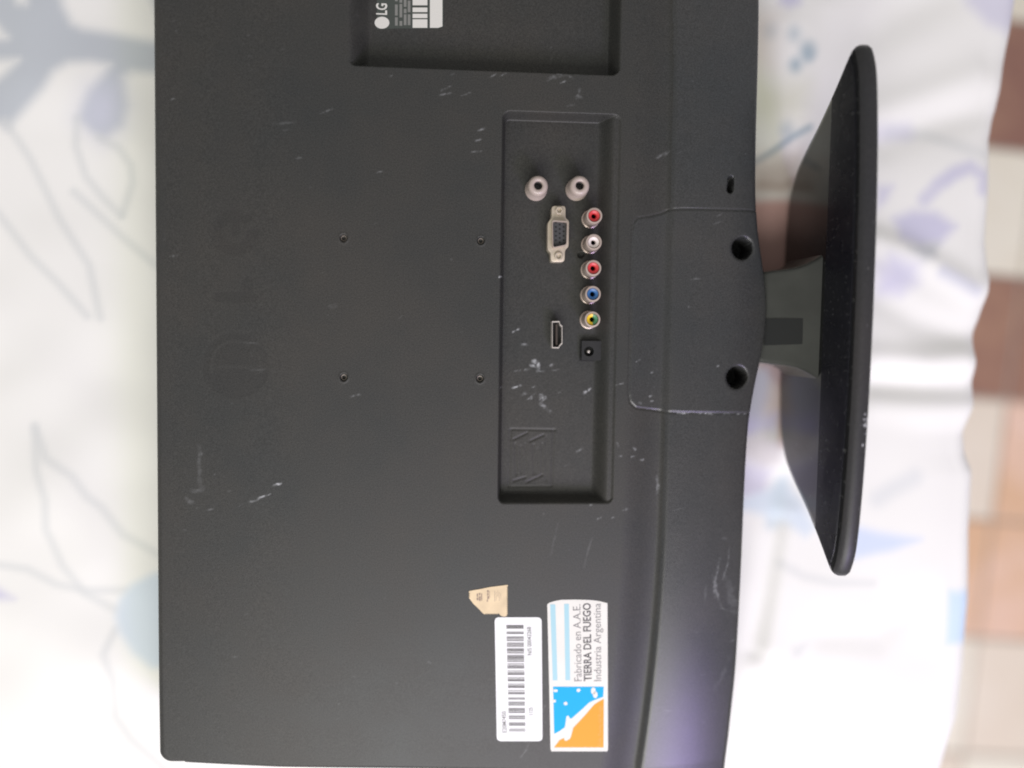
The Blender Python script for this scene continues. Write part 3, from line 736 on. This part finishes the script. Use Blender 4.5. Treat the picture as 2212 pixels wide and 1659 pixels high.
# video socket
kv = crop(1165.6, 433.7, 0.09395)
def ro(pts, z, r=0.9, n=4):
    """outline with rounded corners, mm"""
    P = UV2(kv(pts), z) if not isinstance(pts, np.ndarray) else pts
    out = []
    for i in range(len(P)):
        a, b, c = P[i - 1], P[i], P[(i + 1) % len(P)]
        va = a - b; vc = c - b; la, lc = np.linalg.norm(va), np.linalg.norm(vc)
        rr_ = min(r, la * 0.45, lc * 0.45)
        p, q = b + va / la * rr_, b + vc / lc * rr_
        for t in np.linspace(0, 1, n):
            out.append((1 - t) ** 2 * p + 2 * t * (1 - t) * b + t * t * q)
    return np.array(out)
VZ = -2.2
M_core = mat('grey_black_core', (0.05, 0.05, 0.052, 1), 0.5)
flange = ro([(280, 115), (600, 115), (600, 395), (680, 455), (670, 1060), (588, 1130), (578, 1405), (255, 1405), (250, 1190), (180, 1120), (185, 500), (272, 400)], VZ, 1.6)
vg = prism_obj('vga_socket', flange, BAYZ - 0.2, VZ, M_tin, bay, 0.5)
def ring_tube(name, outer, wallw, z0, z1, m, parent):
    c = outer.mean(0); inner = np.array([p - (p - c) / np.linalg.norm(p - c) * wallw for p in outer])
    bm = bmesh.new(); n = len(outer)
    A_ = [[bm.verts.new((p[0] * MM, p[1] * MM, z * MM)) for p in ol] for ol, z in ((outer, z0), (outer, z1), (inner, z1), (inner, z0))]
    for a, b in zip(A_[:-1], A_[1:]):
        for i in range(n):
            j = (i + 1) % n; bm.faces.new((a[i], a[j], b[j], b[i]))
    return link(name, bm_mesh(name, bm, 40), m, parent), inner
dsh = ro([(290, 445), (650, 470), (632, 1030), (300, 1095)], 1.2, 1.3)
sh, inn = ring_tube('metal_shell', dsh, 0.62, VZ, 1.2, M_nickel, vg)
core = prism_obj('black_core', inn, VZ + 0.02, VZ + 0.9, M_core, vg)
pins = []
for ci, (cxp, off) in enumerate(((375, 500), (462, 548), (552, 500))):
    for r_ in range(5):
        cc = UV2(kv([(cxp, off + r_ * 102)]), VZ + 0.9)[0]
        pins.append([(cc[0] + 0.56 * math.cos(t), cc[1] + 0.56 * math.sin(t)) for t in np.linspace(0, 2 * math.pi, 10)[:-1]])
for p in pins: flat_obj('pin_hole', [p], VZ + 0.95, M_dark, vg)
for cy_ in (225, 1275):
    cc = UV2(kv([(452 if cy_ < 500 else 440, cy_)]), VZ + 1)[0]
    lathe('hex_nut', [(2.35, VZ), (2.35, VZ + 0.9), (2.0, VZ + 1.2), (1.35, VZ + 1.15), (1.2, VZ - 0.8), (0, VZ - 0.8)], cc, M_tin, vg, 6 if cy_ < 500 else 24, smooth=20)
# digital video socket
kh = crop(1152.1, 664.1, 0.08169)
hd_o = UV2(kh([(495, 365), (690, 360), (712, 440), (768, 492), (768, 962), (692, 1040), (672, 1085), (508, 1080), (495, 1060)]), -2.5)
hm, hin = ring_tube('hdmi_socket', hd_o, 0.72, BAYZ - 0.1, -2.5, M_silver, bay)
prism_obj('socket_floor', hin, BAYZ + 0.02, BAYZ + 1.2, M_blk, hm)
prism_obj('tongue', UV2(kh([(590, 450), (640, 450), (640, 1000), (590, 1000)]), -4), BAYZ + 1.2, -4.0, mat('brown_tongue', (0.05, 0.038, 0.03, 1), 0.4), hm)
# power socket: block with a round bore
kp = kh
pb = UV2(kp([(1290, 880), (1880, 905), (1880, 1400), (1275, 1385)]), -5.5)
pc = UV2(kp([(1470, 1165)]), -5.5)[0]
bm = bmesh.new()
n = 32; ang = [2 * math.pi * i / n + math.pi / 4 for i in range(n)]
cxy = pb.mean(0); hx = np.ptp(pb[:, 0]) / 2; hy = np.ptp(pb[:, 1]) / 2
def sq(t):
    a, b = math.cos(t), math.sin(t); k_ = 1 / max(abs(a), abs(b)); return (cxy[0] + hx * a * k_, cxy[1] + hy * b * k_)
mk = lambda p, z: bm.verts.new((p[0] * MM, p[1] * MM, z * MM))
R0 = [mk(sq(t), BAYZ - 0.1) for t in ang]; R1 = [mk(sq(t), -5.6) for t in ang]
R2 = [mk((pc[0] + 2.75 * math.cos(t), pc[1] + 2.75 * math.sin(t)), -5.6) for t in ang]; R3 = [mk((pc[0] + 2.7 * math.cos(t), pc[1] + 2.7 * math.sin(t)), -11.5) for t in ang]
for a, b in ((R0, R1), (R1, R2), (R2, R3)):
    for i in range(n): bm.faces.new((a[i], a[(i + 1) % n], b[(i + 1) % n], b[i]))
bm.faces.new(R3)
pw = link('power_socket', bm_mesh('power_socket', bm, 35), M_blk, bay)
lathe('centre_pin', [(0.85, -11.4), (0.85, -6.4), (0.6, -5.7), (0, -5.5)], pc, M_silver, pw, 16)
bm = bmesh.new()
gap_o = [(cxy[0] + (hx + 0.7) * a, cxy[1] + (hy + 0.7) * b) for a, b in ((-1, -1), (1, -1), (1, 1), (-1, 1))]
flat_obj('gap', [gap_o], BAYZ + 0.12, M_dark, pw)  # flat black sheet painting the shadow round the power block

# ---- rating label in the recess
kl = crop(745.5, 0, 0.12255)
lz = RECZ
def Lp(pts, z): return UV2(kl(pts), z)
rl = prism_obj('rating_label', Lp([(545, -2600), (1738, -2600), (1735, 470), (1640, 505), (900, 500), (560, 520)], lz + 0.2), lz + 0.03, lz + 0.2, M_label, recess)
rl['label'] = 'dark rating label with silver print, cut by the frame edge'
logo = [(650 + 130 * math.cos(t), 400 + 105 * math.sin(t)) for t in np.linspace(0, 2 * math.pi, 33)[:-1]]
flat_obj('round_emblem', [Lp(logo, lz + .26)], lz + 0.26, M_foil, rl)
text_mesh('lettering', 'LG', Lp([(735, 262)], lz + .26)[0], Lp([(735, 62)], lz + .26)[0], 5.6, lz + 0.26, M_foil, rl, bold=0.02)
flat_obj('print_block', [Lp([(1495, -2500), (1715, -2500), (1715, 465), (1640, 490), (1495, 490)], lz + .26)], lz + 0.26, M_foil, rl)
bars = []
yy = 490
for i, (h_, g_) in enumerate([(150, 22), (75, 30), (80, 40), (110, 24), (60, 26), (140, 30), (90, 20), (160, 40), (120, 30), (200, 30), (90, 25), (150, 20), (240, 30), (100, 30)]):
    bars.append(Lp([(1190, yy - h_), (1450, yy - h_), (1450, yy), (1190, yy)], lz + .26)); yy -= h_ + g_
flat_obj('print_bars', bars, lz + 0.26, M_foil, rl)
lines = []
for cx_ in (905, 985, 1060, 1130):
    yy = 475 - random.randint(0, 40)
    while yy > -2500:
        h_ = random.randint(60, 260); lines.append(Lp([(cx_ - 26, yy - h_), (cx_ + 22, yy - h_), (cx_ + 22, yy), (cx_ - 26, yy)], lz + .26)); yy -= h_ + random.randint(20, 70)
flat_obj('small_print', lines, lz + 0.26, M_foil2, rl)

# ---- stickers on the back
SZ0 = -1.9                                            # they follow the slight turn of the shell
def shell_z(px, py):
    p = U(px, py); i = np.argmin((x[::4, ::4] - p[0]) ** 2 + (y[::4, ::4] - p[1]) ** 2); return H[::4, ::4].ravel()[i]
def drape(o, lift):
    """lay a flat print on the gently curved shell"""
    me = o.data; n_ = len(me.vertices); co = np.zeros(n_ * 3, np.float32); me.vertices.foreach_get('co', co); co = co.reshape(-1, 3)
    yy_ = co[:, 1] / MM
    co[:, 2] += -1.6 * np.clip((-130 - yy_) / 90, 0, 1) ** 2 * MM
    me.vertices.foreach_set('co', co.ravel()); me.update()
def subdiv_y(o, cuts=14):
    bm_ = bmesh.new(); bm_.from_mesh(o.data)
    ys_ = [v.co.y for v in bm_.verts]; lo_, hi_ = min(ys_), max(ys_)
    for i in range(1, cuts):
        bmesh.ops.bisect_plane(bm_, geom=bm_.verts[:] + bm_.edges[:] + bm_.faces[:], plane_co=(0, lo_ + (hi_ - lo_) * i / cuts, 0), plane_no=(0, 1, 0))
    bm_.to_mesh(o.data); bm_.free()
def lay(o, cuts=14):
    subdiv_y(o, cuts); drape(o, 0); return o

kbc = crop(1057.2, 1314.7, 0.188)
def rounded(P, r, n=7): return ro(np.array(P), 0, r, n)
bs = lay(prism_obj('barcode_sticker', rounded(UV2(kbc([(60, 100), (600, 100), (612, 1535), (86, 1535)]), 0.2), 2.6), 0.03, 0.2, M_paper, back))
bs['label'] = 'white sticker with rounded corners, a barcode and small numbers'
def bar(y0, y1):
    f = lambda yy_: (195 + (yy_ - 190) * 0.026, 392 + (yy_ - 190) * 0.019)
    a0, a1 = f(y0); b0, b1 = f(y1); return UV2(kbc([(a0, y0), (a1, y0), (b1, y1), (b0, y1)]), 0.26)
darkb, midb, paleb = [], [], []
for y0, y1, kk in [(190, 204, 0), (207, 216, 0), (219, 230, 0), (266, 276, 1), (280, 291, 0), (322, 332, 0), (336, 343, 2), (347, 355, 2), (362, 372, 0), (392, 402, 1), (406, 414, 2), (418, 426, 2), (430, 440, 2), (458, 468, 1), (471, 487, 0), (494, 504, 2), (508, 516, 2),
                   (535, 543, 1), (546, 556, 1), (559, 569, 0), (573, 583, 1), (587, 595, 1), (602, 612, 0), (632, 642, 2), (652, 662, 1), (666, 675, 0), (679, 689, 0), (714, 722, 2), (732, 744, 1), (748, 764, 0), (790, 798, 2), (806, 816, 1), (820, 838, 0), (866, 874, 2), (882, 892, 1), (896, 914, 0),
                   (940, 948, 2), (960, 970, 1), (974, 988, 0), (1026, 1036, 1), (1040, 1050, 1), (1075, 1085, 1), (1089, 1097, 1), (1101, 1108, 1), (1112, 1120, 1), (1148, 1160, 1), (1164, 1174, 0), (1178, 1188, 1), (1194, 1205, 0), (1236, 1248, 1), (1252, 1260, 1), (1266, 1277, 0), (1316, 1328, 1), (1332, 1340, 0), (1344, 1354, 0), (1390, 1400, 1), (1408, 1419, 1)]:
    (darkb, midb, paleb)[kk].append(bar(y0, y1))
for bl, m_, in ((darkb, M_ink), (midb, M_greyink), (paleb, M_paleink)):
    for b_ in bl: drape(flat_obj('bar', [b_], 0.26, m_, bs), 0)
def tx_(body, p0, p1, h, m_, par, kfn, bold=0.0, nm='lettering'):
    a, b = UV2(kfn([p0, p1]), 0.26); o = text_mesh(nm, body, a, b, h, 0.26, m_, par, bold); drape(o, 0); return o
tx_('N/S 00043268', (486, 534), (478, 210), 2.3, M_greyink, bs, kbc, 0.01)
tx_('1125', (500, 1228), (497, 1140), 2.2, M_greyink, bs, kbc, 0.01)
tx_('E20M7450', (200, 1432), (190, 1186), 2.4, M_greyink, bs, kbc, 0.01)

ko = crop(1165.6, 1287.6, 0.2123)
oz = [(78, 85), (100, 68), (150, 52), (215, 39), (360, 36), (520, 40), (610, 52), (690, 72), (700, 1575), (690, 1592), (124, 1592), (114, 1570)]
os_ = lay(prism_obj('origin_sticker', UV2(ko(oz), 0.2), 0.03, 0.2, M_ivory, back))
os_['label'] = 'off-white origin sticker with pale blue stripes, blue and orange emblem and Spanish text'
def pr(name, polys, m_, par=None, z=0.26):
    o = flat_obj(name, [UV2(ko(p), z) for p in polys], z, m_, par or os_); return lay(o, 10)
pr('blue_stripe', [[(108, 85), (160, 85), (183, 860), (135, 860)]], M_pale)
pr('blue_stripe', [[(250, 80), (298, 80), (312, 860), (264, 860)]], M_pale)
pr('blue_field', [[(138, 925), (655, 925), (648, 1030), (575, 1056), (510, 1085), (420, 1170), (330, 1250), (312, 1256), (300, 1228), (288, 1222), (274, 1235), (266, 1300), (258, 1345), (200, 1385), (150, 1412)]], M_sky)
pr('orange_field', [[(655, 1050), (600, 1080), (555, 1112), (450, 1235), (345, 1350), (330, 1410), (315, 1460), (275, 1485), (256, 1478), (252, 1452), (205, 1476), (150, 1552), (655, 1552)]], M_orange)
el = lambda cx_, cy_, rx, ry, n_=14: [(cx_ + rx * math.cos(2 * math.pi * i / n_), cy_ + ry * math.sin(2 * math.pi * i / n_)) for i in range(n_)]
for e_ in (el(163, 966, 24, 15), el(152, 1072, 16, 16), el(266, 1098, 20, 18), el(397, 962, 20, 18), el(548, 968, 24, 36), el(568, 1008, 24, 34)):
    pr('white_dot', [e_], M_ivory, None, 0.31)
tx_('Fabricado en A.A.E.', (430, 866), (415, 84), 4.3, M_paleink, os_, ko)
tx_('TIERRA DEL FUEGO', (529, 866), (518, 70), 4.3, M_ink, os_, ko, 0.022)
tx_('Industria Argentina', (628, 866), (622, 74), 4.2, M_paleink, os_, ko)
o = tx_('Gob. Tierra del Fuego', (632, 1535), (630, 1120), 1.7, M_peachink, os_, ko); o.location.z += 0.00006

kt = crop(982.7, 1219.9, 0.2647)
tpts = [(118, 214), (128, 238)]
left = [(118, 214), (200, 200), (290, 182), (430, 165)]
out = list(left)
yy = 175; s_ = 1
while yy < 415:
    out.append((433 if s_ > 0 else 421, yy)); yy += 8; s_ = -s_
out += [(425, 420), (395, 424), (372, 414), (362, 402)]
xx = 352
while xx > 245:
    out.append((xx, 396 if s_ > 0 else 406)); xx -= 7; s_ = -s_
out += [(232, 400), (190, 356), (150, 318), (122, 280)]
yy = 270
while yy > 222:
    out.append((112 if s_ > 0 else 124, yy)); yy -= 7; s_ = -s_
ts = lay(prism_obj('torn_sticker', UV2(kt(out), 0.25), 0.03, 0.25, M_aged, back), 8)
ts['label'] = 'torn scrap of cream paper tape with a serrated edge'
def tp(polys, m_): return drape(flat_obj('faded_print', [UV2(kt(p), 0.3) for p in polys], 0.3, m_, ts), 0)
bx = lambda a, b, c, d: [(a, b), (c, b), (c, d), (a, d)]
tp([bx(178, 236, 190, 262), bx(178, 268, 192, 290), bx(196, 230, 208, 250), bx(196, 258, 210, 296), bx(214, 234, 222, 292)], M_brownink)
tp([bx(262, 208, 276, 226), bx(262, 232, 274, 252), bx(264, 256, 278, 280), bx(260, 284, 270, 302), bx(280, 214, 284, 272)], M_brownink)
tp([bx(322, 214, 328, 300), bx(336, 220, 340, 294), bx(348, 210, 353, 262), bx(360, 224, 364, 296), bx(372, 232, 376, 280)], mat('faint_brown_ink', (0.45, 0.35, 0.24, 1), 0.6))

# ---- stand: neck and base
def loft(name, secs, m, parent, smooth=35):
    bm = bmesh.new(); rings = [[bm.verts.new((p[0] * MM, p[1] * MM, p[2] * MM)) for p in s] for s in secs]
    n = len(secs[0])
    for a, b in zip(rings[:-1], rings[1:]):
        for i in range(n): bm.faces.new((a[i], a[(i + 1) % n], b[(i + 1) % n], b[i]))
    bm.faces.new(rings[0][::-1]); bm.faces.new(rings[-1])
    return link(name, bm_mesh(name, bm, smooth), m, parent)
def rrect(xx, cy, hy, z0, z1, r, tilt=0.0, n=5):
    out = []
    for (sx, sz, a0) in ((1, 1, 0), (-1, 1, 90), (-1, -1, 180), (1, -1, 270)):
        for i in range(n):
            a = math.radians(a0 + 90 * i / (n - 1))
            py = cy + sx * (hy - r) + r * math.cos(a); pz = (z1 - r if sz > 0 else z0 + r) + r * math.sin(a)
            out.append((xx, py, pz))
    return out
BY = 38.6
def neck_z(xx): return -13.0 + 24.0 * max(0.0, (xx - 139.0) / 28.5) ** 1.15 + 0.15
neck_secs = []
for t in np.linspace(0, 1, 17):
    xx = 122 + t * 45.5
    hy = 23.6 + 5.0 * t + 5.5 * max(0, t - 0.72) ** 2 / 0.078
    z1 = neck_z(xx) - 0.15; neck_secs.append(rrect(xx, BY, hy, -34, z1, 2.6))
neck = loft('stand_neck', neck_secs, M_neck, tv)
pl = []  # reflection of the phone in the neck, built as a thin dark plate
for (px, py) in ((1650, 689), (1744, 687), (1745, 743), (1650, 746)):
    p = U(px, py, -4)
    for _ in range(4): p = U(px, py, neck_z(p[0]))
    pl.append(p)
bm = bmesh.new(); f = bm.faces.new([bm.verts.new(tuple(p * MM)) for p in pl]); f.normal_update()
if f.normal.z < 0: f.normal_flip()
r_ = bmesh.ops.extrude_face_region(bm, geom=[f]); 
for v in [e for e in r_['geom'] if isinstance(e, bmesh.types.BMVert)]: v.co.z += 0.0002
link('dark_plate', bm_mesh('dark_plate', bm), mat('dark_plate_plastic', (0.019, 0.020, 0.020, 1), 0.45, spec=0.3), neck)

Wb, zc = 137.0, 36.0
def UX(px, py, X=167.0):
    """(y, z) in mm on the upright plane x = X"""
    d = R_ @ np.array([(px - 1106) / F, -(py - 829.5) / F, -1.0]); t = (X - C_[0]) / d[0]; p = C_ + d * t
    return p[1], p[2]
half = [UX(*q) for q in [(1686, 985), (1692, 1004), (1710, 1046), (1732, 1092), (1754, 1146), (1772, 1194), (1788, 1226), (1804, 1246)]]
half = [(BY - yy_, zz) for yy_, zz in half]            # distance from the middle, height
zap = min(zz for _, zz in half) - 8
key = [(0.0, zap), (30, zap + 0.2), (58, zap + 1.6), (72, zap + 4.2), (81, zap + 8.4), (88.5, zap + 13.6)] + [(a, b) for a, b in half if 90 < a < 128]
key += [(131.6, 25.0), (135.4, 29.5), (136.6, 32.5), (134.6, 35.8), (130.0, 38.2)]
for a in (122, 108, 88, 62, 32, 0): key.append((a, 36 + 12.0 * (1 - (a / 138.0) ** 2.2) ** 0.55))
key = np.array(key)
def smooth_half(K, m=90):
    for _ in range(2):                                  # corner cutting, ends held
        N_ = [K[0]]
        for a, b in zip(K[:-1], K[1:]): N_ += [0.75 * a + 0.25 * b, 0.25 * a + 0.75 * b]
        K = np.array(N_ + [K[-1]])
    t = np.r_[0, np.cumsum(np.linalg.norm(np.diff(K, axis=0), axis=1))]
    q = np.linspace(0, t[-1], m); return np.c_[np.interp(q, t, K[:, 0]), np.interp(q, t, K[:, 1])]
Kh = smooth_half(key)
LOOP = np.vstack([Kh, np.c_[-Kh[::-1, 0], Kh[::-1, 1]][1:-1]])
tg = np.roll(LOOP, -1, 0) - np.roll(LOOP, 1, 0); tg /= np.linalg.norm(tg, axis=1, keepdims=True)
NIN = np.c_[-tg[:, 1], tg[:, 0]]
def ring(inset, xo):
    P = LOOP + NIN * inset
    return [(167.0 + xo, BY + a, b) for a, b in P]
secs = [ring(6.5, 0.0), ring(4.6, 0.15), ring(2.6, 0.8), ring(1.0, 2.0), ring(0.2, 3.6), ring(0, 5.0), ring(0, 7.6), ring(0.6, 8.8), ring(2.2, 9.3), ring(5, 9.4)]
# the underside is level
base = loft('stand_base', secs, M_gloss, tv, 60)
bpts = [(a, b) for a, b in (LOOP + NIN * 5.2) if b > 14.5]  # dark reflection along the base, built as a separate satin strip
bm = bmesh.new()
srt = sorted(bpts, key=lambda q: math.atan2(q[1] - 20, q[0]))
lowr = [q for q in srt]
yl = max(a for a, b in bpts if b < 17.5)
poly_ = [(-yl, 14.5)] + [(a, b) for a, b in sorted([q for q in bpts if q[0] < 0 and q[1] < 34], key=lambda q: q[1])] + [(a, b) for a, b in sorted([q for q in bpts if q[1] >= 34], key=lambda q: q[0])] + [(a, b) for a, b in sorted([q for q in bpts if q[0] > 0 and q[1] < 34], key=lambda q: -q[1])] + [(yl, 14.5)]
lo_ = [bm.verts.new((167.05 * MM, (BY + a) * MM, b * MM)) for a, b in poly_]; hi_ = [bm.verts.new((166.6 * MM, (BY + a) * MM, b * MM)) for a, b in poly_]
bm.faces.new(hi_)
for i in range(len(poly_)): bm.faces.new((lo_[i], lo_[(i + 1) % len(poly_)], hi_[(i + 1) % len(poly_)], hi_[i]))
link('satin_band', bm_mesh('satin_band', bm), speckle(mat('black_satin_plastic', (0.012, 0.012, 0.017, 1), 0.2), (0.085, 0.085, 0.09, 1), 0.60, 0.75, 420), base)
# the base's rim is satin, with chipped pale spots
rim = [ring(2.55, 0.76), ring(0.95, 1.94), ring(0.14, 3.58), ring(-0.06, 5.0), ring(-0.06, 7.6), ring(0.55, 8.85), ring(2.2, 9.36)]
vv = np.array([p for s in rim for p in s]); n = len(rim[0]); fr = []
for a in range(len(rim) - 1):
    for i in range(n): fr.append((a * n + i, a * n + (i + 1) % n, (a + 1) * n + (i + 1) % n, (a + 1) * n + i))
M_rim = plastic('worn_rim_plastic', (0.026, 0.026, 0.028), 0.42)
nt = M_rim.node_tree
rm = link('rim', np_mesh('rim', vv, fr, attrs={'dust': np.zeros(len(vv)), 'mark': np.zeros(len(vv))}), M_rim, base)
# chips of pale wear along the rim
bm = bmesh.new()
def chip_at(yv, zo, wy, wx, dx=0.0):
    zz = 12.0 * max(0.0, 1 - abs((yv - BY) / 138.0) ** 2.2) ** 0.55 + zc + 0.12
    xx = 172.6 + dx
    pts_ = []
    for i in range(7):
        a = 2 * math.pi * i / 7; rr_ = random.uniform(0.55, 1.0)
        yq = yv + wy * rr_ * math.sin(a)
        zq = 12.0 * max(0.0, 1 - abs((yq - BY) / 138.0) ** 2.2) ** 0.55 + zc + 0.12
        pts_.append(bm.verts.new(((xx + wx * rr_ * math.cos(a)) * MM, yq * MM, zq * MM)))
    bm.faces.new(pts_)
spots = [(random.gauss(-16, 4.0), random.uniform(0.3, 1.5), random.uniform(0.2, 0.7), random.uniform(0.9, 2.7)) for _ in range(16)]
spots += [(random.uniform(-88, -26), random.uniform(0.15, 0.8), random.uniform(0.1, 0.3), random.uniform(1.8, 3.0)) for _ in range(9)]
spots += [(random.uniform(-20, 150), random.uniform(0.1, 0.4), random.uniform(0.1, 0.25), random.uniform(-1, 2)) for _ in range(7)]
for yv, wy, wx, dx in spots:
    chip_at(yv, 0, wy, wx, dx)
me = bpy.data.meshes.new('chipped_paint'); bm.to_mesh(me); bm.free()
ch = link('chipped_paint', me, mat('pale_chip', (0.27, 0.27, 0.28, 1), 0.5, var=0.4, var_scale=900), base); ch['kind'] = 'stuff'
